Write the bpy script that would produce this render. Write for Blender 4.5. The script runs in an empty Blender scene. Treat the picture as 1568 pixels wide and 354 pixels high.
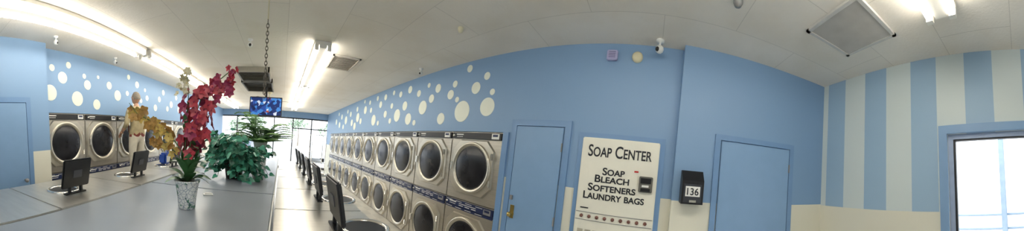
import bpy, bmesh, math, random
import numpy as np
from mathutils import Vector, Matrix
random.seed(7)
sc=bpy.context.scene
try: sc.view_settings.view_transform='Standard'
except Exception: pass
COL=sc.collection
E=1.6; CZ=2.9; T=1.05
def s2l(c):
    return tuple(((v/12.92) if v<=0.04045 else ((v+0.055)/1.055)**2.4) for v in c)
def rgb(r,g,b): return s2l((r/255,g/255,b/255))
MATS={}
def mat(name,col,rough=.6,metal=0.,var=.06,scale=8.,bump=0.,emit=None,estr=0.,stretch=None,spec=.5):
    if name in MATS: return MATS[name]
    m=bpy.data.materials.new(name); m.use_nodes=True
    nt=m.node_tree; b=nt.nodes['Principled BSDF']
    b.inputs['Roughness'].default_value=rough; b.inputs['Metallic'].default_value=metal
    try: b.inputs['Specular IOR Level'].default_value=spec
    except Exception: pass
    tc=nt.nodes.new('ShaderNodeTexCoord'); mp=nt.nodes.new('ShaderNodeMapping')
    if stretch: mp.inputs['Scale'].default_value=stretch
    nz=nt.nodes.new('ShaderNodeTexNoise'); nz.inputs['Scale'].default_value=scale; nz.inputs['Detail'].default_value=3
    nt.links.new(tc.outputs['Object'],mp.inputs[0]); nt.links.new(mp.outputs[0],nz.inputs['Vector'])
    cr=nt.nodes.new('ShaderNodeValToRGB')
    cr.color_ramp.elements[0].position=.3; cr.color_ramp.elements[1].position=.7
    cr.color_ramp.elements[0].color=tuple(max(0,c*(1-var)) for c in col)+(1,)
    cr.color_ramp.elements[1].color=tuple(min(1,c*(1+var)) for c in col)+(1,)
    nt.links.new(nz.outputs['Fac'],cr.inputs[0]); nt.links.new(cr.outputs[0],b.inputs['Base Color'])
    if bump>0:
        bp=nt.nodes.new('ShaderNodeBump'); bp.inputs['Strength'].default_value=bump; bp.inputs['Distance'].default_value=.01
        nt.links.new(nz.outputs['Fac'],bp.inputs['Height']); nt.links.new(bp.outputs[0],b.inputs['Normal'])
    if emit:
        b.inputs['Emission Color'].default_value=tuple(emit)+(1,); b.inputs['Emission Strength'].default_value=estr
    MATS[name]=m; return m

class B:
    """accumulates parts of one object"""
    def __init__(s): s.bm=bmesh.new(); s.mats=[]
    def mi(s,m):
        if m not in s.mats: s.mats.append(m)
        return s.mats.index(m)
    def add(s,verts,faces,m,smooth=False,M=None):
        vs=[s.bm.verts.new((M@Vector(v)) if M is not None else v) for v in verts]
        i=s.mi(m)
        for f in faces:
            try:
                fc=s.bm.faces.new([vs[k] for k in f]); fc.material_index=i; fc.smooth=smooth
            except ValueError: pass
        return s
    def box(s,a,b,m,M=None,bev=0.):
        x0,y0,z0=[min(a[i],b[i]) for i in range(3)]; x1,y1,z1=[max(a[i],b[i]) for i in range(3)]
        if bev<=0:
            v=[(x0,y0,z0),(x1,y0,z0),(x1,y1,z0),(x0,y1,z0),(x0,y0,z1),(x1,y0,z1),(x1,y1,z1),(x0,y1,z1)]
            s.add(v,[(0,3,2,1),(4,5,6,7),(0,1,5,4),(1,2,6,5),(2,3,7,6),(3,0,4,7)],m,M=M)
        else:
            t=bmesh.new(); bmesh.ops.create_cube(t,size=1)
            for vv in t.verts: vv.co=Vector(((x0+x1)/2+vv.co.x*(x1-x0),(y0+y1)/2+vv.co.y*(y1-y0),(z0+z1)/2+vv.co.z*(z1-z0)))
            bmesh.ops.bevel(t,geom=t.edges[:],offset=bev,segments=2,affect='EDGES')
            s.merge(t,m,M)
        return s
    def merge(s,t,m,M=None,smooth=False):
        t.verts.index_update()
        v=[x.co.copy() for x in t.verts]; f=[[w.index for w in x.verts] for x in t.faces]
        s.add(v,f,m,smooth,M); t.free()
    def lathe(s,prof,m,c=(0,0,0),axis='z',seg=28,smooth=True,M=None,sx=1,sy=1):
        vs=[];fs=[]
        for r,h in prof:
            for k in range(seg):
                a=2*math.pi*k/seg; p=(r*math.cos(a)*sx,r*math.sin(a)*sy,h)
                if axis=='y': p=(p[0],-p[2],p[1])
                if axis=='x': p=(p[2],p[0],p[1])
                vs.append((p[0]+c[0],p[1]+c[1],p[2]+c[2]))
        n=len(prof)
        for j in range(n-1):
            for k in range(seg):
                k2=(k+1)%seg; fs.append((j*seg+k,j*seg+k2,(j+1)*seg+k2,(j+1)*seg+k))
        return s.add(vs,fs,m,smooth,M)
    def tube(s,pts,r,m,seg=8,M=None,r2=None):
        pts=[Vector(p) for p in pts]; n=len(pts); vs=[];fs=[]
        for i,p in enumerate(pts):
            d=(pts[min(i+1,n-1)]-pts[max(i-1,0)]).normalized()
            if abs(d.z)>.95:
                a=Vector((1,0,0)); a=(a-d*a.dot(d)).normalized()
            else: a=d.cross(Vector((0,0,1))).normalized()
            b=d.cross(a)
            rr=r if r2 is None else r+(r2-r)*i/(n-1)
            for k in range(seg):
                t=2*math.pi*k/seg; vs.append(p+a*rr*math.cos(t)+b*rr*math.sin(t))
        for i in range(n-1):
            for k in range(seg):
                k2=(k+1)%seg; fs.append((i*seg+k,i*seg+k2,(i+1)*seg+k2,(i+1)*seg+k))
        fs.append(tuple(range(seg))); fs.append(tuple((n-1)*seg+k for k in range(seg)))
        return s.add(vs,fs,m,True,M)
    def ball(s,c,r,m,M=None,sub=2):
        t=bmesh.new(); bmesh.ops.create_icosphere(t,subdivisions=sub,radius=1)
        if not hasattr(r,'__len__'): r=(r,r,r)
        for v in t.verts: v.co=Vector((c[0]+v.co.x*r[0],c[1]+v.co.y*r[1],c[2]+v.co.z*r[2]))
        s.merge(t,m,M,True); return s
    def leaf(s,base,d,up,L,W,m,droop=.3,fold=.15,shape=None):
        d=Vector(d).normalized(); up=Vector(up); side=d.cross(up)
        if side.length<1e-4: side=Vector((1,0,0))
        side.normalize(); nrm=side.cross(d).normalized()
        shape=shape or [.25,.85,1.,.7,.08]
        vs=[];fs=[]
        K=len(shape)
        for i in range(K):
            t=i/(K-1); q=Vector(base)+d*L*t-Vector((0,0,1))*droop*L*t*t
            w=W*.5*shape[i]
            vs+= [q-side*w+nrm*fold*w, q, q+side*w+nrm*fold*w]
        for i in range(K-1):
            a=i*3; fs+=[(a,a+1,a+4,a+3),(a+1,a+2,a+5,a+4)]
        s.add(vs,fs,m,True); return s
    def mesh(s,name):
        me=bpy.data.meshes.new(name); s.bm.normal_update(); s.bm.to_mesh(me); s.bm.free()
        for m in s.mats: me.materials.append(m)
        return me
    def obj(s,name,loc=(0,0,0),rot=0.,parent=None):
        o=bpy.data.objects.new(name,s.mesh(name)); COL.objects.link(o); o.location=loc; o.rotation_euler=(0,0,rot)
        if parent: o.parent=parent
        return o
def inst(name,me,loc,rot=0.):
    o=bpy.data.objects.new(name,me); COL.objects.link(o); o.location=loc; o.rotation_euler=(0,0,rot); return o
def empty(name,loc=(0,0,0)):
    o=bpy.data.objects.new(name,None); COL.objects.link(o); o.location=loc; return o

# ---------------- materials
BLUE=rgb(127,160,196); CREAM=rgb(224,222,206)
def wall_mat(name,wz,stripes=False):
    m=bpy.data.materials.new(name); m.use_nodes=True; nt=m.node_tree; b=nt.nodes['Principled BSDF']
    b.inputs['Roughness'].default_value=.5
    tc=nt.nodes.new('ShaderNodeTexCoord'); sp=nt.nodes.new('ShaderNodeSeparateXYZ'); nt.links.new(tc.outputs['Object'],sp.inputs[0])
    def math_(op,a,bv):
        n=nt.nodes.new('ShaderNodeMath'); n.operation=op
        if isinstance(a,(int,float)): n.inputs[0].default_value=a
        else: nt.links.new(a,n.inputs[0])
        if isinstance(bv,(int,float)): n.inputs[1].default_value=bv
        else: nt.links.new(bv,n.inputs[1])
        return n.outputs[0]
    def mix(f,a,bb):
        n=nt.nodes.new('ShaderNodeMix'); n.data_type='RGBA'; nt.links.new(f,n.inputs['Factor'])
        for k,v in ((6,a),(7,bb)):
            if isinstance(v,tuple): n.inputs[k].default_value=v+(1,)
            else: nt.links.new(v,n.inputs[k])
        return n.outputs[2]
    up=math_('GREATER_THAN',sp.outputs['Z'],wz)
    paint=BLUE
    if stripes:
        fr=math_('FRACT',math_('DIVIDE',math_('ADD',sp.outputs['X'],.08+5.55),.555),0)
        st=math_('LESS_THAN',fr,.51)
        paint=mix(st,rgb(154,183,208),rgb(206,217,217))
    c=mix(up,CREAM,paint)
    nz=nt.nodes.new('ShaderNodeTexNoise'); nz.inputs['Scale'].default_value=60; nt.links.new(tc.outputs['Object'],nz.inputs['Vector'])
    bp=nt.nodes.new('ShaderNodeBump'); bp.inputs['Strength'].default_value=.12; bp.inputs['Distance'].default_value=.004
    nt.links.new(nz.outputs['Fac'],bp.inputs['Height']); nt.links.new(bp.outputs[0],b.inputs['Normal'])
    nt.links.new(c,b.inputs['Base Color']); return m
M_wall=wall_mat('wall_paint_blue',1.38); M_wallback=wall_mat('wall_paint_stripes',1.37,True)
M_blue=mat('blue_paint',rgb(128,162,199),.4,var=.02)
M_blue2=mat('blue_trim_paint',rgb(115,150,191),.35,var=.02)
M_steel=mat('brushed_steel',rgb(186,180,168),.38,.8,var=.08,scale=4,stretch=(1,1,14))
M_ring=mat('door_ring_steel',rgb(200,194,180),.32,.8,var=.03)
M_steeltop=mat('steel_top',rgb(208,205,198),.3,.75,var=.06,scale=3,stretch=(1,8,1))
M_chrome=mat('chrome',rgb(225,222,215),.2,.9,var=.02)
M_glass=mat('dark_glass',rgb(34,34,38),.22,0,var=.3,spec=.4)
M_black=mat('black_plastic',rgb(22,22,24),.4,var=.2)
M_navy=mat('navy_panel',rgb(34,46,84),.35,var=.1)
M_white=mat('white_plastic',rgb(235,235,230),.45,var=.02)
M_grey=mat('grey_metal',rgb(140,140,140),.5,.2)
M_table=mat('grey_laminate',rgb(150,157,166),.28,var=.05,scale=2)
M_bub=mat('bubble_paint',rgb(232,236,222),.5,var=.01)
M_tube=mat('fluorescent_tube',(1,1,1),.3,var=0,emit=(1,.94,.83),estr=21.)
M_fix=mat('fixture_white',rgb(240,236,226),.4,var=.02)
M_text=mat('black_lettering',rgb(25,28,35),.5,var=.1)
M_sign=mat('vending_cream',rgb(234,232,218),.4,var=.02)
M_red=mat('red_plastic',rgb(190,40,35),.4)
M_ivory=mat('ivory_plastic',rgb(222,214,180),.4,var=.02)

def ceil_mat():
    m=bpy.data.materials.new('acoustic_tile'); m.use_nodes=True; nt=m.node_tree; b=nt.nodes['Principled BSDF']; b.inputs['Roughness'].default_value=.9
    tc=nt.nodes.new('ShaderNodeTexCoord'); mp=nt.nodes.new('ShaderNodeMapping'); mp.inputs['Rotation'].default_value=(0,0,math.pi/2)
    br=nt.nodes.new('ShaderNodeTexBrick'); br.offset=.5; br.inputs['Scale'].default_value=1.0
    br.inputs['Brick Width'].default_value=1.22; br.inputs['Row Height'].default_value=.61; br.inputs['Mortar Size'].default_value=.003
    br.inputs['Color1'].default_value=rgb(240,234,224)+(1,); br.inputs['Color2'].default_value=rgb(237,231,220)+(1,); br.inputs['Mortar'].default_value=rgb(216,210,200)+(1,)
    nt.links.new(tc.outputs['Object'],mp.inputs[0]); nt.links.new(mp.outputs[0],br.inputs['Vector'])
    nz=nt.nodes.new('ShaderNodeTexNoise'); nz.inputs['Scale'].default_value=1.6; nz.inputs['Detail'].default_value=5; nt.links.new(tc.outputs['Object'],nz.inputs['Vector'])
    cr=nt.nodes.new('ShaderNodeValToRGB'); cr.color_ramp.elements[0].position=.3; cr.color_ramp.elements[1].position=.55
    cr.color_ramp.elements[0].color=(.86,.82,.75,1); cr.color_ramp.elements[1].color=(1,1,1,1); nt.links.new(nz.outputs['Fac'],cr.inputs[0])
    mx=nt.nodes.new('ShaderNodeMix'); mx.data_type='RGBA'; mx.blend_type='MULTIPLY'; mx.inputs['Factor'].default_value=.5
    nt.links.new(br.outputs['Color'],mx.inputs[6]); nt.links.new(cr.outputs[0],mx.inputs[7]); nt.links.new(mx.outputs[2],b.inputs['Base Color'])
    n2=nt.nodes.new('ShaderNodeTexNoise'); n2.inputs['Scale'].default_value=45; nt.links.new(tc.outputs['Object'],n2.inputs['Vector'])
    bp=nt.nodes.new('ShaderNodeBump'); bp.inputs['Strength'].default_value=.3; bp.inputs['Distance'].default_value=.01
    nt.links.new(n2.outputs['Fac'],bp.inputs['Height']); nt.links.new(bp.outputs[0],b.inputs['Normal']); return m
def floor_mat():
    m=bpy.data.materials.new('vinyl_floor'); m.use_nodes=True; nt=m.node_tree; b=nt.nodes['Principled BSDF']; b.inputs['Roughness'].default_value=.3
    tc=nt.nodes.new('ShaderNodeTexCoord'); ck=nt.nodes.new('ShaderNodeTexChecker'); ck.inputs['Scale'].default_value=3.3
    ck.inputs['Color1'].default_value=rgb(226,222,212)+(1,); ck.inputs['Color2'].default_value=rgb(214,211,202)+(1,)
    nt.links.new(tc.outputs['Object'],ck.inputs['Vector']); nt.links.new(ck.outputs['Color'],b.inputs['Base Color']); return m

# ---------------- room shell
B().box((-4,-3,-.1),(3.2,12.1,0),floor_mat()).obj('floor')
B().box((-4,-3,CZ),(3.2,12.1,CZ+.1),ceil_mat()).obj('ceiling')
XA=2.315; XB=2.213; XL=-3.07; XL2=-2.9; YF=12.
nA=10; wA=.92; y0A=1.70; ztA=1.915
b=B(); b.box((XA,1.70,ztA),(XA+.15,YF,CZ),M_wall); b.box((XA,y0A+nA*wA,0),(XA+.15,YF,ztA),M_wall)
b.box((XA,-.23,0),(XA+.15,1.70,CZ),M_wall); b.obj('wall_right')
B().box((XB,-2.4,0),(XA+.15,-.23,CZ),M_wall).obj('wall_rear_right')
nL=8; wL=.86; y0L=1.95
b=B(); b.box((XL-.15,y0L,ztA+.03),(XL,YF,CZ),M_wall); b.box((XL-.15,y0L+nL*wL,0),(XL,YF,ztA+.03),M_wall); b.obj('wall_left')
B().box((XL-.15,-3,0),(XL2,y0L,CZ),M_wall).obj('wall_rear_left')
ang=math.atan(.085)
b=B(); b.box((.66,-.15,0),(2.36,0,CZ),M_wallback); b.box((-1.5,-.15,2.1),(.66,0,CZ),M_wallback); b.box((-3.1,-.15,0),(-1.5,0,CZ),M_wallback)
b.obj('wall_back',(0,-2.169,0),ang)
Mal=mat('aluminium_frame',rgb(150,165,190),.4,.3)
b=B()
for x0,x1,z0,z1 in ((.61,.66,0,2.1),(-1.5,-1.45,0,2.1),(-1.45,.61,2.05,2.1),(-.13,-.08,0,2.05),(-1.45,.61,0,.1)):
    b.box((x0,-.1,z0),(x1,-.03,z1),Mal)
b.box((.59,-.09,.1),(.61,-.04,2.05),M_black); b.box((-.08,-.09,2.035),(.61,-.04,2.05),M_black)
b.box((-.08,-.08,1.0),(.59,-.05,1.05),Mal)
b.obj('door_3',(0,-2.169,0),ang)
b=B()
b.box((.66,0,0),(.74,.03,2.18),M_blue); b.box((-1.6,0,2.1),(.66,.03,2.18),M_blue); b.box((-1.6,0,0),(-1.5,.03,2.18),M_blue)
b.obj('trim_3',(0,-2.169,0),ang)
b=B(); b.box((-3.3,YF,2.6),(2.5,YF+.15,CZ),M_wall); b.obj('wall_front')
b=B()
xs=[-3.22,-2.3,-1.35,-.4,.55,1.5,2.45]
for x in xs: b.box((x-.025,YF,0),(x+.025,YF+.1,2.6),M_black)
b.box((-3.25,YF,2.54),(2.48,YF+.1,2.6),M_black); b.box((-3.25,YF,0),(2.48,YF+.1,.12),M_black)
b.box((.55,YF,2.05),(2.48,YF+.1,2.10),M_black)
b.obj('window_1')
# exterior: car park, ground and trees coloured pale to imitate washed-out daylight glare
B().box((-60,-60,-.25),(60,80,-.12),mat('pale_concrete',rgb(206,206,204),.9,scale=3)).obj('ground')
def leafy(n,cx,cy,cz,R,m,b):
    for i in range(n):
        th=random.uniform(0,6.28); ph=random.uniform(-1,1); r=R*random.uniform(.4,1)**.5
        q=math.sqrt(1-ph*ph)
        b.leaf((cx+r*q*math.cos(th),cy+r*q*math.sin(th),cz+r*ph*.7),(random.uniform(-1,1),random.uniform(-1,1),random.uniform(-.6,.6)),(0,0,1),.5,.3,m)
Mtr=mat('tree_leaves',rgb(176,194,172),.8,var=.2,scale=5); Mtk=mat('tree_bark',rgb(150,138,124),.9)
b=B()
for (x,y,h) in ((-9,48,5.),(3.5,50,5.5),(9,46,5),(-6,52,6)):
    b.tube([(x,y,-.12),(x+.1,y,h*.45),(x-.1,y,h*.8)],.16,Mtk,r2=.05)
    for k in range(5): leafy(90,x+random.uniform(-1.3,1.3),y+random.uniform(-1,1),h*.8+random.uniform(-.8,.9),1.3,Mtr,b)
b.obj('street_trees')
# covered walkway post + railing just outside the rear glazed door
b=B(); Mpo=mat('walkway_paint',rgb(168,186,206),.5)
b.box((-.62,-5.3,-.12),(-.5,-5.18,2.9),Mpo,bev=.01); b.box((.32,-5.3,-.12),(.44,-5.18,2.9),Mpo,bev=.01)
for z in (.35,.65,.95): b.tube([(-2.5,-5.24,z),(2.5,-5.24,z)],.025,Mpo)
b.obj('walkway_railing')
def car(x,y,rot,col,nm):
    b=B(); M=mat('car_paint_'+nm,col,.25,.2); G=mat('car_window',rgb(100,110,122),.1)
    prof=[(-2.1,.35),(-2.15,.75),(-1.5,.9),(-.9,1.38),(.6,1.42),(1.25,.95),(2.05,.85),(2.15,.4)]
    vs=[(p[0],-.85,p[1]) for p in prof]+[(p[0],.85,p[1]) for p in prof]; n=len(prof)
    b.add(vs,[tuple(range(n)),tuple(range(n,2*n))[::-1]]+[(i,(i+1)%n,n+(i+1)%n,n+i) for i in range(n)],M)
    for s in (-.86,.86): b.add([(-1.3,s,.93),(-.82,s,1.3),(.52,s,1.34),(1.05,s,.96)],[(0,1,2,3)],G)
    for wx in (-1.35,1.35):
        for s in (-.8,.8): b.lathe([(0,-.1),(.32,-.1),(.33,0),(.32,.1),(0,.1)],M_black,(wx,s,.33),axis='y',seg=20)
    return b.obj('parked_car',(x,y,-.12),rot)
car(2.6,19,1.45,rgb(200,202,206),'silver'); car(-3.2,20,1.5,rgb(120,130,150),'blue')

# ---------------- doors on right wall + trim
brass=mat('brass',rgb(170,150,90),.35,.8)
def door(name,xf,y0,y1,zt,knob):
    b=B(); b.box((xf-.03,y0,0.01),(xf-.005,y1,zt),M_blue,bev=.004)
    ky=y0-.06
    if knob:
        R=Matrix.Translation((xf-.03,ky,.98))@Matrix.Rotation(math.pi,4,'Z')
        b.lathe([(.03,0),(.012,.001),(.012,.035),(.026,.045),(.028,.06),(.02,.075),(.0,.078)],brass,axis='x',seg=16,M=R)
        b.box((xf-.036,ky-.025,.93),(xf-.03,ky+.025,1.08),brass)
        b.box((xf-.05,y0-.02,1.14),(xf-.03,y0-.05,1.19),M_grey)
    for z in (.25,1.0,1.78): b.tube([(xf-.035,y1,z-.045),(xf-.035,y1,z+.045)],.008,M_grey)
    return b.obj(name)
def trimf(name,xf,y0,y1,zt,w=.07):
    b=B(); b.box((xf-.022,y0,0),(xf,y0+w,zt+w),M_blue2); b.box((xf-.022,y1-w,0),(xf,y1,zt+w),M_blue2); b.box((xf-.022,y1,zt),(xf,y0,zt+w),M_blue2)
    return b.obj(name)
door('door_1',XA,1.50,.92,1.99,True); trimf('trim_1',XA,1.51,.91,2.0)
door('door_2',XB,-.67,-1.46,1.99,False); trimf('trim_2',XB,-.66,-1.47,2.0,.055)
b=B(); b.box((XL2+.005,.55,.01),(XL2+.03,1.56,2.05),M_blue,bev=.004)
b.lathe([(.012,0),(.012,.04),(.028,.05),(.028,.07),(0,.078)],M_grey,(XL2+.03,1.48,1.0),axis='x',seg=14); b.obj('door_4')
b=B(); b.box((XL2,1.57,0),(XL2+.022,1.64,2.13),M_blue2); b.box((XL2,.47,0),(XL2+.022,.54,2.13),M_blue2); b.box((XL2,.54,2.06),(XL2+.022,1.57,2.13),M_blue2); b.obj('trim_4')
B().box((XA-.02,1.62,0),(XA,1.70,ztA),M_blue2).obj('trim_5')

# ---------------- bubbles (painted mural)
bA=[(202,224,12),(249,220,15),(296,211,9),(226,251,8),(208,265,5),(242,280,5),(278,247,7),(270,262,5),(351,233,12),(327,246,7),(311,261,7),(398,215,11),(446,225,13),(416,242,9),(401,272,7),(438,268,6),(512,272,7),(538,258,8),(506,232,8),(576,222,14),(645,255,11),(710,238,14),(736,212,12),(847,238,15),(600,250,7),(680,225,9),(790,255,9),(770,225,11),(910,255,10),(940,225,12),(1000,240,12),(196,243,4),(262,238,4),(368,260,6),(338,270,4),(475,248,6),(470,276,5),(560,276,6),(612,272,6),(655,280,5),(478,215,6),(375,207,5),(545,213,6),(720,265,8),(830,268,7),(880,215,9),(960,270,7)]
b=B()
for (y,z,r) in bA: b.lathe([(0,.004),(r/100,.004),(r/100+.002,0)],M_bub,axis='x',seg=36,smooth=False,M=Matrix.Translation((XA,y/100,z/100))@Matrix.Rotation(math.pi,4,'Z'))
b.obj('bubble_mural')
bL=[(211,225,12),(236,250,9),(216,263,5),(249,271,5),(266,219,12),(290,244,8),(283,258,4),(312,212,9),(347,250,7),(372,234,10),(440,265,7),(409,276,5),(404,242,5),(481,241,6),(520,222,8),(561,265,7),(608,239,9),(317,261,3),(472,258,4),(430,222,7),(455,232,5),(540,245,7),(585,225,7),(640,262,7),(660,230,10),(700,250,8),(740,228,9),(780,255,8)]
b=B()
for (y,z,r) in bL: b.lathe([(r/100+.002,0),(r/100,.004),(0,.004)],M_bub,(XL,y/100,z/100),axis='x',seg=32,smooth=False)
b.obj('bubble_mural')

# ---------------- dryers
def dryer_mesh(w):
    b=B(); D=.75; H=.955
    for k in (0,1):
        z=k*H
        b.box((.004,0.01,z+.004),(w-.004,D,z+H-.004),M_steel)
        b.box((.008,-.004,z+.01),(w-.008,.012,z+H-.12),M_steel,bev=.004)
        cz=z+.42+(0.05 if k else -.02); cx=w*.5-.01
        hw=.375; hh=.37; ch=.13
        poly=[(-hw,-hh+ch),(-hw+ch,-hh),(hw-ch,-hh),(hw,-hh+ch),(hw,hh-ch),(hw-ch,hh),(-hw+ch,hh),(-hw,hh-ch)]
        vs=[(cx+p[0],-.005,cz+p[1]) for p in poly]+[(cx+p[0]*.97,-.028,cz+p[1]*.97) for p in poly]
        b.add(vs,[tuple(range(8,16))[::-1]]+[(i,(i+1)%8,8+(i+1)%8,8+i) for i in range(8)],M_ring)
        b.lathe([(.345,.028),(.345,.042),(.338,.05),(.325,.053),(.315,.05),(.295,.04),(.29,.03)],M_ring,(cx,0,cz),axis='y',seg=40)
        b.lathe([(.291,.031),(.28,.036),(.27,.034)],M_black,(cx,0,cz),axis='y',seg=40)
        b.lathe([(.272,.034),(.24,.04),(.16,.05),(.08,.055),(.001,.056)],M_glass,(cx,0,cz),axis='y',seg=40)
        b.box((cx-.372,-.07,cz-.06),(cx-.335,-.03,cz+.05),M_chrome,bev=.006)
        for dz in (-.17,.17): b.tube([(cx+.355,-.045,cz+dz-.04),(cx+.355,-.045,cz+dz+.04)],.014,M_chrome)
        zt=z+H-.10
        m=M_black if k else M_navy
        b.box((.02,-.016,zt),(w-.02,.01,zt+.088),m,bev=.003)
        b.box((.10,-.0185,zt+.05),(.24,-.016,zt+.066),M_white)
        for j in range(5): b.box((.11+.025*j,-.0185,zt+.022),(.125+.025*j,-.016,zt+.032),M_white)
        b.box((w-.17,-.022,zt+.01),(w-.05,-.015,zt+.078),M_white if k else M_grey,bev=.003)
        b.box((w-.15,-.024,zt+.04),(w-.07,-.021,zt+.068),M_navy)
        b.lathe([(.014,.0),(.014,.03),(0,.03)],M_chrome,(.06,-.014,zt+.044),axis='y',seg=12)
        if not k:
            b.box((.02,-.014,zt-.035),(w-.02,.01,zt-.006),M_navy)
            for j in range(3): b.box((.30+j*.12,-.02,zt+.02),(.38+j*.12,-.016,zt+.028),M_white)
            b.box((.30,-.02,zt+.045),(.62,-.016,zt+.052),M_white)
            for zz in (zt+.07,zt-.02):
                for j in range(4): b.box((.04+.19*j,-.018,zz),(.16+.19*j,-.015,zz+.006),M_white)
    return b.mesh('dryer')
mA=dryer_mesh(wA); mL=dryer_mesh(wL)
for i in range(nA): inst('stacked_dryer',mA,(XA,y0A+(i+1)*wA,0),-math.pi/2)
for i in range(nL): inst('stacked_dryer',mL,(XL,y0L+i*wL,.03),math.pi/2)

# ---------------- top loading washers
def washer_mesh(name,w,d,fx,fy,lean,opened=True):
    b=B()
    b.box((.006,.006,.1),(d-.006,w-.006,T-.03),M_steel)
    b.box((.03,.02,0),(d-.03,w-.02,.1),M_black)
    b.box((.002,.003,T-.03),(d-.002,w-.003,T),M_steeltop,bev=.006)
    s=1 if lean>0 else -1
    cx=fx+s*.19
    if not opened:
        b.box((cx-.16,fy-.165,T+.001),(cx+.16,fy+.165,T+.02),M_steeltop,bev=.008); b.box((cx+.12,fy-.05,T+.02),(cx+.14,fy+.05,T+.04),M_black,bev=.004)
        return b.mesh(name)
    b.lathe([(.165,-.004),(.165,.008),(.155,.014),(.14,.010),(.135,.003)],M_chrome,(cx,fy,T),seg=28)
    b.lathe([(.136,.003),(.001,.002)],M_black,(cx,fy,T),seg=28)
    b.box((fx-.03,fy-.12,T),(fx+.02,fy+.12,T+.012),M_black)
    for o in (-.07,.07): b.box((fx-.012,fy+o-.012,T+.01),(fx+.012,fy+o+.012,T+.08),M_black)
    Mx=Matrix.Translation((fx,fy,T+.06))@Matrix.Rotation(math.radians(-s*12),4,'Y')
    b.box((-.014,-.165,0),(.014,.165,.27),M_black,M=Mx,bev=.01)
    b.box((s*.014,-.14,.03),(s*.02,.14,.24),mat('lid_inner',rgb(48,48,50),.45),M=Mx)
    b.box((-s*.014,-.05,.1),(-s*.02,.05,.17),mat('lid_label',rgb(70,72,78),.45),M=Mx)
    return b.mesh(name)
wR=.73
mWR=washer_mesh('washer_r',wR,.70,.40,.36,1); mWRc=washer_mesh('washer_rc',wR,.70,.40,.36,1,False)
for i in range(7): inst('top_loading_washer',mWR if i else mWRc,(-.02,.30+i*wR,0))
wLf=1.03
mWL=washer_mesh('washer_l',wLf,.95,.66,.38,-1)
for i in range(6): inst('top_loading_washer',mWL,(-2.33,-.03+i*wLf,0))

# ---------------- folding tables
def table(name,x0,x1,y0,y1):
    b=B(); b.box((x0,y0,T-.04),(x1,y1,T),M_table,bev=.008)
    b.box((x0+.01,y0-.004,T-.035),(x1-.01,y0+.004,T-.006),M_white)
    b.box((x1-.012,y0+.01,T-.036),(x1+.002,y1-.01,T),M_white)
    for x in (x0+.08,x1-.08):
        for y in (y0+.08,y1-.08): b.box((x-.03,y-.03,0),(x+.03,y+.03,T-.04),M_grey)
    b.box((x0+.08,y0+.07,.2),(x1-.08,y0+.1,.26),M_grey); b.box((x0+.08,y1-.1,.2),(x1-.08,y1-.07,.26),M_grey)
    b.box((x0+.06,y0+.06,T-.14),(x1-.06,y1-.06,T-.04),M_grey)
    return b.obj(name)
table('folding_table',-1.36,-.035,.35,2.2); table('folding_table',-1.36,-.035,2.21,6.0)

# ---------------- ceiling fixtures
def fixture(x,y0,y1):
    b=B(); z=CZ
    b.box((x-.11,y0,z-.05),(x+.11,y1,z-.001),M_fix,bev=.006)
    b.box((x-.05,y0,z-.09),(x+.05,y1,z-.05),M_fix,bev=.006)
    for o in (-.085,.085):
        b.tube([(x+o,y0+.04,z-.085),(x+o,y1-.04,z-.085)],.025,M_tube,seg=10)
        for y in (y0+.02,y1-.02): b.box((x+o-.025,y-.02,z-.115),(x+o+.025,y+.02,z-.05),M_fix)
    return b.obj('fluorescent_light_fixture')
for (y0,y1) in ((.8,3.2),(3.3,5.9),(6.0,8.4),(8.5,10.9)): fixture(-2.15,y0,y1)
for (y0,y1) in ((-1.5,.9),(3.2,5.6),(5.65,8.05),(8.1,10.5)): fixture(.48,y0,y1)

# ---------------- soap vending machine
e=empty('soap_vending_machine',(XA,.305,0))
b=B()
ys,ye,zb,zt=-.385,.385,.55,1.91
b.box((-.05,ys,zb),(0,ye,zt),M_sign,bev=.008)
b.box((-.056,ys+.012,1.165),(-.049,ye-.012,1.17),M_grey)
b.box((-.056,ys+.012,1.09),(-.049,ye-.012,1.095),M_grey)
b.box((-.058,ye-.13,1.205),(-.05,ye-.05,1.215),M_text)
for j in range(9): 
    yy=ye-.07-j*.078
    b.lathe([(.017,0),(.017,.012),(0,.014)],mat('vend_button',rgb(120,80,70),.4),axis='x',seg=14,M=Matrix.Translation((-.05,yy,1.13))@Matrix.Rotation(math.pi,4,'Z'))
    b.box((-.056,yy-.028,.66),(-.05,yy+.028,1.0),mat('vend_slot',rgb(180,175,160),.4))
b.obj('cabinet',parent=e)
b=B()
b.box((-.02,ys-.05,zb),(0,ys,zt+.05),M_blue2); b.box((-.02,ye,zb),(0,ye+.05,zt+.05),M_blue2); b.box((-.02,ys,zt),(0,ye,zt+.05),M_blue2)
b.obj('surround',parent=e)
b=B()
yc=-.28
b.box((-.085,yc-.065,1.425),(-.05,yc+.065,1.575),mat('coin_box',rgb(120,118,110),.35,.6),bev=.006)
b.box((-.09,yc-.05,1.51),(-.084,yc+.05,1.56),M_black); b.box((-.09,yc-.045,1.435),(-.084,yc+.045,1.465),M_black)
b.box((-.092,yc-.03,1.475),(-.084,yc+.035,1.495),M_white)
b.box((-.056,yc+.08,1.605),(-.05,yc+.12,1.62),M_red)
b.obj('coin_mechanism',parent=e)
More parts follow.
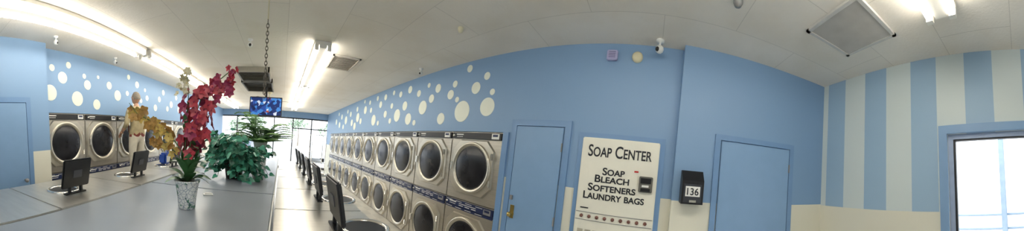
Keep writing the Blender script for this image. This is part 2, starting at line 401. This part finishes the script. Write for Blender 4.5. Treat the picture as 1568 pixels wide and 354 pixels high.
def text(s,size,y,z,x,name,parent,width=None,m=M_text,off=.0022):
    cu=bpy.data.curves.new(name,'FONT'); cu.body=s; cu.size=size; cu.align_x='CENTER'; cu.extrude=.0015; cu.offset=off; cu.small_caps_scale=.8
    for i in range(len(s)): cu.body_format[i].use_small_caps=True
    o=bpy.data.objects.new(name,cu); COL.objects.link(o)
    bpy.context.view_layer.update()
    dg=bpy.context.evaluated_depsgraph_get()
    me=bpy.data.meshes.new_from_object(o.evaluated_get(dg)); bpy.data.objects.remove(o)
    me.materials.clear(); me.materials.append(m)
    if width:
        xs=[v.co.x for v in me.vertices]; k=width/(max(xs)-min(xs)); c0=(max(xs)+min(xs))/2
        for v in me.vertices: v.co.x=(v.co.x-c0)*k
    me.transform(Matrix(((0,0,-1,x),(-1,0,0,y),(0,1,0,z),(0,0,0,1))))
    o=bpy.data.objects.new(name,me); COL.objects.link(o); o.parent=parent; return o
text('Soap Center',.165,0.0,1.725,-.052,'heading',e,.63)
for s,z,wd,yy in (('Soap',1.55,.22,.04),('Bleach',1.475,.34,.05),('Softeners',1.388,.47,.045),('Laundry bags',1.305,.60,.02)):
    text(s,.10,yy,z,-.052,'label_'+s.split()[0].lower(),e,wd)

# number box on wall
e=empty('wall_number_box',(XB,-.40,0))
b=B()
pr=[(0,1.37),(0,1.67),(-.05,1.67),(-.13,1.58),(-.13,1.37)]
vs=[(p[0],-.10,p[1]) for p in pr]+[(p[0],.10,p[1]) for p in pr]
b.add(vs,[(0,1,2,3,4),(9,8,7,6,5)]+[(i,(i+1)%5,5+(i+1)%5,5+i) for i in range(5)],M_black)
b.box((-.134,-.08,1.385),(-.13,.08,1.55),mat('box_face',rgb(52,54,60),.4))
b.box((-.138,-.066,1.44),(-.133,.066,1.53),M_white); b.box((-.16,-.03,1.39),(-.13,.03,1.41),M_chrome)
b.obj('case',parent=e)
text('136',.088,0,1.454,-.141,'digits',e,.105,off=.0008)
b=B(); Mlil=mat('lilac_plastic',rgb(178,176,212),.4); b.box((XA-.045,.435,2.715),(XA,.545,2.815),Mlil,bev=.008)
for j in range(4): b.box((XA-.048,.455,2.735+j*.018),(XA-.044,.525,2.742+j*.018),mat('grille_lilac',rgb(120,118,160)))
b.obj('alarm_sounder')
b=B(); Rm=Matrix.Translation((XA,.235,2.765))@Matrix.Rotation(math.pi,4,'Z')
b.lathe([(.055,0),(.055,.02),(.04,.035),(.02,.04),(0,.041)],M_ivory,axis='x',seg=24,M=Rm); b.obj('smoke_alarm')

# ceiling devices
def dome(x,y,r=.05,m=M_white,name='smoke_detector'):
    b=B(); b.lathe([(r,0),(r,-.02),(r*.7,-.045),(0,-.055)],m,(x,y,CZ),seg=20); b.obj(name)
dome(1.5,-.50,.035,M_grey); dome(1.62,1.9,.03,M_ivory)
def seccam(x,y,dx,dy,s=.75):
    b=B(); b.lathe([(.045*s,0),(.045*s,-.02*s),(.012*s,-.025*s),(.012*s,-.07*s)],M_white,(x,y,CZ),seg=16)
    b.ball((x,y,CZ-.10*s),.045*s,M_white); b.ball((x+dx*.03*s,y+dy*.03*s,CZ-.108*s),.026*s,M_black); b.obj('security_camera')
seccam(2.2,.02,-.7,.7,.9); seccam(-2.65,1.95,.7,.2); seccam(-2.75,3.28,.8,.2); seccam(2.07,3.3,-.8,-.2); seccam(-.5,3.33,0,-1)
def vent(x0,x1,y0,y1,name,n,dark,th=.02,slat=0.):
    b=B(); fr=mat(name+'_frame%d'%n,dark[0],.5); sl=mat(name+'_slat%d'%n,dark[1],.6)
    z=CZ
    b.box((x0,y0,z-th),(x0+.03,y1,z),fr); b.box((x1-.03,y0,z-th),(x1,y1,z),fr); b.box((x0,y0,z-th),(x1,y0+.03,z),fr); b.box((x0,y1-.03,z-th),(x1,y1,z),fr)
    b.box((x0+.03,y0+.03,z-.004),(x1-.03,y1-.03,z-.001),sl)
    for i in range(n):
        y=y0+.04+(y1-y0-.08)*i/(n-1)
        b.box((0,-.002,-.001),(1,.002,.001),fr,M=Matrix.Translation((x0+.03,y,z-.01-slat))@Matrix.Scale(x1-x0-.06,4,(1,0,0))@Matrix.Rotation(math.radians(40),4,'X')@Matrix.Scale(5,4,(0,1,0)))
    return b.obj(name)
vent(.93,1.48,-1.62,-1.10,'return_air_grille',26,(rgb(205,203,198),rgb(178,176,172)))
vent(-.95,-.30,4.6,5.4,'ceiling_air_vent',9,(rgb(150,145,132),rgb(80,77,70)),.10,.06)
vent(-1.0,-.28,5.5,6.6,'ceiling_air_vent',11,(rgb(120,116,104),rgb(48,46,42)),.10,.06)
vent(.70,1.15,3.6,4.3,'ceiling_air_vent',12,(rgb(206,200,190),rgb(172,168,160)))

# ceiling fan
b=B(); fx,fy=-.42,7.2
Mfan=mat('fan_blade',rgb(120,100,72),.5)
b.lathe([(.06,0),(.06,-.03),(.015,-.05),(.015,-.18),(.09,-.19),(.1,-.24),(.07,-.29),(.03,-.31),(0,-.315)],M_ivory,(fx,fy,CZ),seg=20)
for k in range(5):
    a=k*2*math.pi/5+.3; Mr=Matrix.Translation((fx,fy,CZ-.23))@Matrix.Rotation(a,4,'Z')@Matrix.Rotation(.2,4,'X')
    for zz in (0,.006): b.add([(.1,-.03,zz),(.25,-.06,zz),(.6,-.07,zz),(.64,0,zz),(.6,.07,zz),(.25,.06,zz),(.1,.03,zz)],[tuple(range(7))],Mfan,M=Mr)
b.obj('ceiling_fan')
# hanging chain
b=B()
hx,hy=-.185,2.25
b.lathe([(.03,0),(.03,-.01),(.008,-.03)],M_ivory,(hx,hy,CZ),seg=14)
b.tube([(hx,hy,CZ-.01),(hx,hy,CZ-.25)],.006,M_ivory)
Mch=mat('chain_metal',rgb(120,112,98),.4,.5)
z=CZ-.25;k=0
while z>2.0:
    pts=[]
    for j in range(11):
        t=2*math.pi*j/10; u=.012*math.cos(t); v=.022*math.sin(t)
        pts.append((hx+(u if k%2 else 0),hy+(0 if k%2 else u),z-.02+v))
    b.tube(pts,.004,Mch,seg=5); z-=.033; k+=1
b.tube([(hx,hy,z+.01),(hx+.015,hy,z-.03),(hx,hy,z-.05),(hx-.015,hy,z-.035)],.004,Mch,seg=5)
b.obj('hanging_chain')
# television
def tv_mat():
    m=bpy.data.materials.new('tv_picture'); m.use_nodes=True; nt=m.node_tree; b=nt.nodes['Principled BSDF']
    tc=nt.nodes.new('ShaderNodeTexCoord'); vo=nt.nodes.new('ShaderNodeTexVoronoi'); vo.inputs['Scale'].default_value=14
    nt.links.new(tc.outputs['Object'],vo.inputs['Vector'])
    cr=nt.nodes.new('ShaderNodeValToRGB'); els=cr.color_ramp.elements; cr.color_ramp.interpolation='CONSTANT'
    els[0].position=0; els[0].color=rgb(24,44,100)+(1,); els[1].position=.4; els[1].color=rgb(60,120,190)+(1,)
    for p,c in ((.62,rgb(190,200,220)),(.7,rgb(36,70,150)),(.82,rgb(140,70,60)),(.88,rgb(20,30,70))):
        q=els.new(p); q.color=c+(1,)
    sp=nt.nodes.new('ShaderNodeSeparateColor'); nt.links.new(vo.outputs['Color'],sp.inputs[0]); nt.links.new(sp.outputs[0],cr.inputs[0])
    nt.links.new(cr.outputs[0],b.inputs['Base Color']); nt.links.new(cr.outputs[0],b.inputs['Emission Color']); b.inputs['Emission Strength'].default_value=.6
    b.inputs['Roughness'].default_value=.2; return m
e=empty('television',(-.44,6.0,2.33))
b=B(); b.box((-.41,0,-.24),(.41,.06,.24),M_black,bev=.01); b.obj('case',parent=e)
B().box((-.385,-.004,-.21),(.385,.0,.215),tv_mat()).obj('screen',parent=e)
b=B(); b.tube([(0,.08,.57),(0,.08,-.05)],.02,M_black); b.box((-.12,.05,-.12),(.12,.09,.12),M_black); b.obj('ceiling_mount',parent=e)

# ---------------- plants
def pot_mat():
    m=bpy.data.materials.new('glazed_pot'); m.use_nodes=True; nt=m.node_tree; b=nt.nodes['Principled BSDF']; b.inputs['Roughness'].default_value=.25
    tc=nt.nodes.new('ShaderNodeTexCoord'); vo=nt.nodes.new('ShaderNodeTexVoronoi'); vo.inputs['Scale'].default_value=34; vo.feature='DISTANCE_TO_EDGE'
    nz=nt.nodes.new('ShaderNodeTexNoise'); nz.inputs['Scale'].default_value=22; nt.links.new(tc.outputs['Object'],nz.inputs['Vector'])
    nt.links.new(tc.outputs['Object'],vo.inputs['Vector'])
    cr=nt.nodes.new('ShaderNodeValToRGB'); cr.color_ramp.elements[0].position=.03; cr.color_ramp.elements[0].color=rgb(140,152,162)+(1,); cr.color_ramp.elements[1].position=.07; cr.color_ramp.elements[1].color=rgb(214,216,212)+(1,)
    nt.links.new(vo.outputs['Distance'],cr.inputs[0])
    c2=nt.nodes.new('ShaderNodeValToRGB'); c2.color_ramp.elements[0].position=.57; c2.color_ramp.elements[0].color=(1,1,1,1); c2.color_ramp.elements[1].position=.62; c2.color_ramp.elements[1].color=rgb(130,170,150)+(1,)
    nt.links.new(nz.outputs['Fac'],c2.inputs[0])
    mx=nt.nodes.new('ShaderNodeMix'); mx.data_type='RGBA'; mx.blend_type='MULTIPLY'; mx.inputs['Factor'].default_value=1
    nt.links.new(cr.outputs[0],mx.inputs[6]); nt.links.new(c2.outputs[0],mx.inputs[7]); nt.links.new(mx.outputs[2],b.inputs['Base Color']); return m
M_pot=pot_mat()
M_soil=mat('potting_moss',rgb(70,58,40),.9,var=.4,bump=.6,scale=60)
G1=mat('orchid_leaf',rgb(62,104,60),.35,var=.25); G2=mat('stem_green',rgb(80,110,60),.5)
R1=mat('petal_red',rgb(170,54,66),.5,var=.25,scale=40); R2=mat('petal_magenta',rgb(150,48,82),.5,var=.25,scale=40); R3=mat('petal_pink',rgb(190,88,96),.5,var=.2,scale=40)
Y1=mat('petal_yellow',rgb(206,178,96),.5,var=.2,scale=40); Y2=mat('petal_ochre',rgb(178,138,74),.5,var=.2,scale=40); W1=mat('petal_cream',rgb(205,200,170),.5,var=.1,scale=40)
def flower(b,c,n,size,m,m2,k=5):
    n=Vector(n).normalized(); a=n.orthogonal().normalized(); c=Vector(c); bb=n.cross(a); ph=random.random()*6
    for i in range(k):
        t=ph+2*math.pi*i/k; d=(a*math.cos(t)+bb*math.sin(t)+n*.35)
        b.leaf(c,d,n,size*random.uniform(.85,1.1),size*.75,m,droop=.15,fold=.25,shape=[.2,.8,1.,.75,.15])
    b.ball(c+n*size*.12,size*.14,m2,sub=1)
b=B(); rnd=random.uniform
b.lathe([(0,0),(.060,0),(.064,.01),(.070,.08),(.084,.17),(.09,.195),(.096,.2),(.096,.212),(.088,.212),(.084,.19)],M_pot,seg=32)
b.lathe([(.087,.185),(.001,.192)],M_soil,seg=24)
for (dx,dy,L,W,dr,z0,dz) in ((-.9,-.3,.17,.095,.5,.20,.5),(-.6,.6,.18,.09,.5,.2,.6),(.9,-.25,.2,.105,.5,.20,.7),(.7,.5,.18,.1,.5,.22,.6),(.3,-.8,.16,.09,.3,.2,1.1),(-.3,-.8,.15,.09,.4,.2,.8),(.5,-.4,.24,.09,.1,.2,1.4),(-.9,.1,.18,.095,.35,.22,.9),(.95,.2,.17,.1,.7,.21,.5),(.1,-.6,.19,.09,.1,.25,1.6),(-.5,-.5,.2,.09,.2,.25,1.2),(.7,-.1,.2,.09,.3,.28,1.0),(-.2,.3,.2,.09,.2,.28,1.4),(.8,-.5,.19,.10,.4,.30,.8),(.6,.1,.2,.1,.3,.34,1.2),(-.7,-.3,.17,.09,.4,.30,.7),(.9,-.2,.18,.1,.6,.27,.9)):
    b.leaf((dx*.02,dy*.02,z0),(dx,dy,dz),(0,0,1),L,W,G1,droop=dr,fold=.3,shape=[.4,.75,1,.95,.7,.1])
b.tube([(0,0,.19),(.01,0,.4),(.03,0,.6),(.09,0,.8),(.22,.0,.93),(.30,0,1.0)],.006,G2,r2=.003)
b.tube([(0,0,.19),(-.02,0,.45),(-.01,0,.65),(0,0,.85),(-.02,0,.97)],.005,G2,r2=.002)
b.tube([(0,0,.19),(-.03,0,.40),(-.13,-.02,.54),(-.26,-.03,.63),(-.36,-.03,.68),(-.42,-.03,.76)],.005,G2,r2=.002)
b.tube([(0,0,.19),(-.06,.03,.38),(-.16,.05,.47),(-.28,.05,.55)],.005,G2,r2=.002)
for i in range(60):
    t=i/59; z=.42+.42*t; cx=.035+.03*t; R=.125*(1-.3*abs(t-.5)*2)
    a=rnd(0,6.28); rr=R*rnd(.3,1.05)
    flower(b,(cx+rr*math.cos(a),rr*math.sin(a)*.8,z+rnd(-.02,.02)),(math.cos(a),math.sin(a)-.5,rnd(-.1,.5)),rnd(.044,.058),random.choice([R1,R1,R2,R3]),R2)
for i in range(18):
    t=i/17; x=.12+.10*t; z=.78+.13*t
    flower(b,(x+rnd(-.05,.05),rnd(-.05,.05),z+rnd(-.05,.05)),(rnd(-1,1),-.8,rnd(-.2,.6)),rnd(.038,.05),random.choice([R2,R2,R3]),R1)
for i in range(18):
    t=i/17; x=.265+.035*t; z=.84+.17*t
    flower(b,(x+rnd(-.028,.028),rnd(-.03,.03),z),(rnd(-1,1),-.8,rnd(-.2,.8)),.038*(1-.4*t)+.004,random.choice([R1,R2]),R1)
for i in range(14):
    flower(b,(rnd(-.08,.02),rnd(-.03,.03),.82+.16*i/13),(rnd(-1,1),-.8,rnd(-.2,.6)),.028,W1,Y1)
for i in range(30):
    t=i/29; x=-.11-.30*t; z=.52+.20*t**1.1+rnd(-.05,.05)
    flower(b,(x+rnd(-.025,.025),rnd(-.06,.04),z),(rnd(-.8,.6),-.8,rnd(-.4,.5)),rnd(.034,.048),random.choice([Y1,Y1,Y2]),Y2)
for i in range(14):
    t=i/13; flower(b,(-.10-.16*t+rnd(-.02,.02),.03+rnd(-.04,.04),.42+.08*t+rnd(-.03,.03)),(rnd(-.8,.6),-.8,rnd(-.4,.5)),rnd(.03,.042),random.choice([Y1,Y2]),Y2)
for i in range(16):
    b.leaf((rnd(-.03,.06),rnd(-.03,.03),rnd(.3,.6)),(rnd(-1,1),rnd(-1,.4),rnd(.1,1)),(0,0,1),rnd(.08,.14),.035,G1,droop=.3)
o=b.obj('potted_orchid',(-.65,1.56,T+.001)); o.rotation_euler=(0,0,math.radians(22))

I1=mat('ivy_leaf',rgb(72,150,124),.4,var=.3,scale=20); I2=mat('ivy_leaf_dark',rgb(40,98,76),.4,var=.3,scale=20)
b=B()
b.lathe([(0,0),(.10,0),(.13,.2),(.14,.22),(.13,.22),(.12,.19)],mat('dark_pot',rgb(60,50,44),.5),seg=24); b.lathe([(.122,.195),(.001,.2)],M_soil,seg=20)
HS=[.1,.8,1.,.85,.5,.05]
for i in range(74):
    a=i*2.399; R=rnd(.12,.38)+(.11*max(0,math.cos(a)) ); up=rnd(.15,.5)*(1-.45*max(0,math.cos(a))); drop=rnd(-.34,.2)-.08*max(0,math.cos(a))
    p0=Vector((.06*math.cos(a),.06*math.sin(a),.2)); p1=p0+Vector((R*.45*math.cos(a),R*.45*math.sin(a),up*.8)); p2=Vector((R*math.cos(a),R*math.sin(a),max(.04,.22+drop+up*.5)))
    pts=[]
    for j in range(8):
        t=j/7; pts.append(p0*(1-t)**2+p1*2*t*(1-t)+p2*t*t)
    b.tube(pts,.003,G2,seg=5)
    for j in range(1,8):
        for q in range(2):
            d=Vector((math.cos(a+rnd(-1.2,1.2)),math.sin(a+rnd(-1.2,1.2)),rnd(-.6,.5)))
            b.leaf(pts[j]+Vector((rnd(-.02,.02),rnd(-.02,.02),.005)),d,(rnd(-.6,.6),rnd(-1.2,.2),1),rnd(.06,.095),rnd(.06,.09),random.choice([I1,I1,I2]),droop=.35,fold=.2,shape=HS)
for i in range(130):
    a=rnd(0,6.28); R=rnd(.0,.28); b.leaf((R*math.cos(a)-.05,R*math.sin(a),rnd(.12,.60-R*.5)),(math.cos(a),math.sin(a)-.3,rnd(-.5,.6)),(rnd(-.5,.5),-.8,1),.09,.085,random.choice([I1,I1,I2]),droop=.3,shape=HS)
o=b.obj('potted_ivy',(-.57,2.90,T+.001))
for v in o.data.vertices:
    if v.co.z<.006 and v.co.length>.15: v.co.z=.006+random.random()*.01
F1=mat('fern_green',rgb(114,156,88),.5,var=.3,scale=20); F2=mat('fern_dark',rgb(74,116,66),.5,var=.3,scale=20)
b=B()
b.lathe([(0,0),(.075,0),(.09,.05),(.115,.15),(.12,.16),(.11,.16),(.105,.14)],mat('pale_pot',rgb(180,190,180),.4),seg=24); b.lathe([(.106,.142),(.001,.146)],M_soil,seg=20)
for i in range(66):
    a=i*2.399+rnd(-.2,.2); L=rnd(.38,.62); el=rnd(.15,1.15)
    if math.cos(a)<-.3 and i%4==0: L*=1.3; el=1.1
    hor=math.cos(el)*L*.85+.08; ver=math.sin(el)*L*.85
    pts=[]
    for j in range(12):
        t=j/11; pts.append(Vector((math.cos(a)*(.03+hor*t),math.sin(a)*(.03+hor*t),.15+ver*(1.9*t-1.15*t*t))))
    b.tube(pts,.003,F2,seg=4)
    m=random.choice([F1,F1,F2])
    for j in range(2,12):
        dd=(pts[j]-pts[j-1]).normalized(); side=dd.cross(Vector((0,0,1))).normalized(); l=.08*math.sin(math.pi*(j/12.5))+.016
        for sgn in (-1,1):
            for hf in (0,.5):
                b.leaf(pts[j]-(pts[j]-pts[j-1])*hf,side*sgn+dd*.5,(0,-.5,1),l,.024,m,droop=.25,shape=[.5,1,.1])
b.obj('potted_fern',(-.33,3.78,T+.285))
b=B(); b.box((-.1,-.1,0),(.1,.1,.26),M_white,bev=.01); b.box((-.115,-.115,.26),(.115,.115,.28),M_white,bev=.006); b.obj('plant_stand',(-.33,3.78,T+.002))
b=B(); b.box((-.045,-.03,0),(.045,.03,.008),M_white,bev=.003); b.box((-.03,-.02,.008),(.035,.018,.016),M_white,bev=.003); o=b.obj('folded_napkin',(-.62,1.98,T+.001),.4)
Mjug=mat('jug_blue',rgb(40,80,170),.35)
b=B(); b.box((-.07,-.11,0),(.07,.11,.2),Mjug,bev=.03); b.lathe([(.03,.19),(.03,.24),(.034,.24),(.034,.28),(0,.28)],M_white,(0,-.04,0),seg=16)
b.tube([(0,.02,.2),(0,.05,.25),(0,.1,.24),(0,.11,.12)],.014,Mjug,seg=8); b.box((.068,-.08,.04),(.073,.08,.15),M_white); b.obj('detergent_jug',(-1.95,3.65,T+.001))
b=B(); 
for (x,y) in ((-.25,-.35),(.25,-.35),(-.25,.35),(.25,.35)):
    b.tube([(x,y,.1),(x,y,.95)],.012,M_chrome); b.lathe([(0,-.015),(.05,-.015),(.05,.015),(0,.015)],M_black,(x,y,.05),axis='x',seg=14)
for z in (.3,.45,.6,.75): b.tube([(-.25,-.35,z),(.25,-.35,z),(.25,.35,z),(-.25,.35,z),(-.25,-.35,z)],.005,M_chrome,seg=5)
for i in range(9):
    x=-.25+.5*i/8
    for y in (-.35,.35): b.tube([(x,y,.3),(x,y,.75)],.003,M_chrome,seg=4)
    b.tube([(x,-.35,.3),(x,.35,.3)],.003,M_chrome,seg=4)
for y in (-.35,.35): b.tube([(-.25,y,.95),(-.25,y,1.75),(.25,y,1.75),(.25,y,.95)],.012,M_chrome)
b.tube([(0,-.35,1.75),(0,.35,1.75)],.012,M_chrome)
b.obj('laundry_cart',(1.35,8.6,0))

# ---------------- person on a step stool
b=B(); Mst=mat('stool_grey',rgb(150,150,155),.4,.5)
b.box((-.19,-.22,.56),(.19,.22,.59),Mst,bev=.006); b.box((.19,-.2,.27),(.29,.2,.30),Mst,bev=.006)
for y in (-.2,.2):
    b.tube([(-.15,y,.56),(-.2,y,0.012)],.014,Mst); b.tube([(.16,y,.56),(.31,y,0.012)],.014,Mst)
b.tube([(-.18,-.2,.2),(-.18,.2,.2)],.01,Mst)
PX,PY=-2.69,3.84
b.obj('step_stool',(PX,PY,0))
Mskin=mat('skin',rgb(188,146,120),.5,var=.08); Mshirt=mat('shirt_khaki',rgb(166,152,118),.8,var=.15,scale=14,bump=.3); Mtro=mat('trousers_cream',rgb(208,201,184),.8,var=.08,scale=14,bump=.3)
Mhair=mat('grey_hair',rgb(134,124,110),.7,var=.3,scale=60,bump=.5); Mshoe=mat('shoe_brown',rgb(70,50,38),.5); Mbelt=mat('belt',rgb(120,50,40),.5)
def skin(name,verts,edges,radii,root,sub=2):
    me=bpy.data.meshes.new(name); me.from_pydata([Vector(v) for v in verts],edges,[]); o=bpy.data.objects.new(name,me); COL.objects.link(o)
    o.modifiers.new('Skin','SKIN'); sv=me.skin_vertices[0].data
    for i,r in enumerate(radii): sv[i].radius=r if hasattr(r,'__len__') else (r,r); sv[i].use_root=(i==root)
    s=o.modifiers.new('Sub','SUBSURF'); s.levels=sub; s.render_levels=sub
    bpy.context.view_layer.update()
    m2=bpy.data.meshes.new_from_object(o.evaluated_get(bpy.context.evaluated_depsgraph_get())); bpy.data.objects.remove(o)
    return m2
V=[(0,0,.96),(0,-.01,1.12),(0,0,1.30),(0,0,1.43),(0,.005,1.50),(0,.015,1.58),
   (.10,0,.88),(.11,.03,.50),(.115,-.03,.10),(.13,.10,.045),
   (-.10,0,.88),(-.11,.02,.50),(-.115,-.03,.10),(-.13,.10,.045),
   (.19,0,1.42),(.34,.06,1.22),(.30,.20,1.36),
   (-.19,0,1.42),(-.31,-.05,1.16),(-.27,.13,1.02)]
Ed=[(0,1),(1,2),(2,3),(3,4),(4,5),(0,6),(6,7),(7,8),(8,9),(0,10),(10,11),(11,12),(12,13),(3,14),(14,15),(15,16),(3,17),(17,18),(18,19)]
Rd=[(.16,.125),(.15,.115),(.175,.12),(.12,.09),.058,.052,(.10,.10),.068,.048,.042,(.10,.10),.068,.048,.042,.072,.05,.03,.072,.05,.03]
body=skin('person_body',V,Ed,Rd,0)
for m in (Mshirt,Mtro,Mskin,Mshoe,Mbelt): body.materials.append(m)
for p in body.polygons:
    c_=p.center; i=0
    if c_.z<.085: i=3
    elif c_.z<.94 and abs(c_.x)<.26: i=1
    elif c_.z<.975 and abs(c_.x)<.22: i=4
    elif c_.z>1.505 and abs(c_.x)<.12: i=2
    elif c_.x>.24 and c_.y>.085: i=2
    elif c_.x<-.2 and (c_.z<1.10 and c_.y>0.0): i=2
    p.material_index=i; p.use_smooth=True
e=empty('person',(PX,PY,.60)); e.rotation_euler=(0,0,math.radians(78))
ob=bpy.data.objects.new('body',body); COL.objects.link(ob); ob.parent=e
def hand(name,w,d,up,thumb):
    w=Vector(w); d=Vector(d).normalized(); n=Vector(up); n=(n-d*n.dot(d)).normalized(); s=d.cross(n).normalized()
    vs=[w,w+d*.045];ed=[(0,1)];rd=[(.026,.02),(.034,.018)]
    for k,(off,L) in enumerate(((-.03,.062),(-.010,.072),(.010,.078),(.03,.07))):
        off*=-thumb
        a=len(vs); p=w+d*.085+s*off
        vs+=[p,p+d*L*.5-n*.008,p+d*L*.85-n*.028,p+d*L*.95-n*.045]; ed+=[(1,a),(a,a+1),(a+1,a+2),(a+2,a+3)]; rd+=[.0115,.0095,.0085,.0075]
    a=len(vs); p=w+d*.03+s*thumb*.03
    vs+=[p,p+d*.03+s*thumb*.025-n*.01,p+d*.06+s*thumb*.03-n*.025]; ed+=[(0,a),(a,a+1),(a+1,a+2)]; rd+=[.014,.011,.009]
    me=skin(name,vs,ed,rd,0,1); me.materials.append(Mskin)
    for p in me.polygons: p.use_smooth=True; p.material_index=0
    o=bpy.data.objects.new(name,me); COL.objects.link(o); o.parent=e
hand('hand_right',(.30,.20,1.36),(-.15,.9,.45),(0,-.4,1),-1)
hand('hand_left',(-.27,.13,1.02),(.15,.8,-.5),(-.3,.4,1),1)
b=B()
t=bmesh.new(); bmesh.ops.create_icosphere(t,subdivisions=4,radius=1)
for v in t.verts:
    x,y,z=v.co
    X=.076*x; Y=.096*y; Z=.118*z
    if z<0: X*=1+.28*z; Y*=1+.12*z
    if y>0 and z<-.5: Y+=.01
    for sx in (-1,1):
        dd=((X-sx*.030)**2+(Z-.0)**2)/(.016**2)
        if y>0: Y-=.010*math.exp(-dd)
    if y>0: Y+=.022*math.exp(-((X/.010)**2+((Z+.028)/.022)**2))+.004*math.exp(-((X/.03)**2+((Z-.02)/.01)**2))
    v.co=(X,Y+.025,Z+1.665)
b.merge(t,Mskin,smooth=True)
for sx in (-1,1):
    b.ball((sx*.030,.105,1.665),.010,M_white,sub=2); b.ball((sx*.030,.1135,1.665),.0045,M_black,sub=1)
    b.ball((sx*.078,.02,1.655),(.010,.02,.032),Mskin); b.box((sx*.016,.118,1.685),(sx*.046,.111,1.690),Mhair)
b.ball((0,.108,1.60),(.022,.006,.005),mat('lips',rgb(160,95,85),.5))
t=bmesh.new(); bmesh.ops.create_icosphere(t,subdivisions=4,radius=1)
bmesh.ops.delete(t,geom=[v for v in t.verts if (v.co.z<-.35) or (v.co.y>.25 and v.co.z<.75) or (v.co.y>.62)],context='VERTS')
for v in t.verts:
    x,y,z=v.co; v.co=(.083*x,.103*y+.022,.123*z+1.668)
b.merge(t,Mhair,smooth=True)
b.obj('head',parent=e)
b=B(); 
b.tube([(.09,.115,1.40),(.10,.135,1.25),(.10,.125,1.0)],.012,Mbelt,seg=6); b.tube([(-.09,.115,1.40),(-.10,.135,1.25),(-.10,.125,1.0)],.012,Mbelt,seg=6)
b.box((-.03,.128,.935),(.03,.142,.975),M_chrome)
b.obj('suspenders',parent=e)

# ---------------- camera
f,xvp,c,tx,ty=360.0168,429.82,245.09,-0.0037,-0.1164
def Rc(v):
    v=np.array(v,float)
    cx,sx=np.cos(tx),np.sin(tx); v=np.array([v[0],cx*v[1]-sx*v[2],sx*v[1]+cx*v[2]])
    cy,sy=np.cos(ty),np.sin(ty); v=np.array([cy*v[0]+sy*v[2],v[1],-sy*v[0]+cy*v[2]])
    az=(784-xvp)/f
    return Vector((v[0]*np.cos(az)+v[1]*np.sin(az), -v[0]*np.sin(az)+v[1]*np.cos(az), v[2]))
cd=bpy.data.cameras.new('panorama_camera'); cam=bpy.data.objects.new('panorama_camera',cd); COL.objects.link(cam)
r_,u_,f_=Rc((1,0,0)),Rc((0,0,1)),Rc((0,1,0))
cam.matrix_world=Matrix((( r_.x,u_.x,-f_.x,0),(r_.y,u_.y,-f_.y,0),(r_.z,u_.z,-f_.z,E),(0,0,0,1)))
cd.type='PANO'; cd.panorama_type='CENTRAL_CYLINDRICAL'
cd.central_cylindrical_range_u_min=-784/f; cd.central_cylindrical_range_u_max=784/f
cd.central_cylindrical_range_v_min=(c-353.6)/f; cd.central_cylindrical_range_v_max=c/f
cd.central_cylindrical_radius=1.0
cd.clip_start=.01
sc.camera=cam
w=bpy.data.worlds.new('sky'); sc.world=w; w.use_nodes=True
bg=w.node_tree.nodes['Background']; bg.inputs[0].default_value=(.88,.94,1,1); bg.inputs[1].default_value=3.2
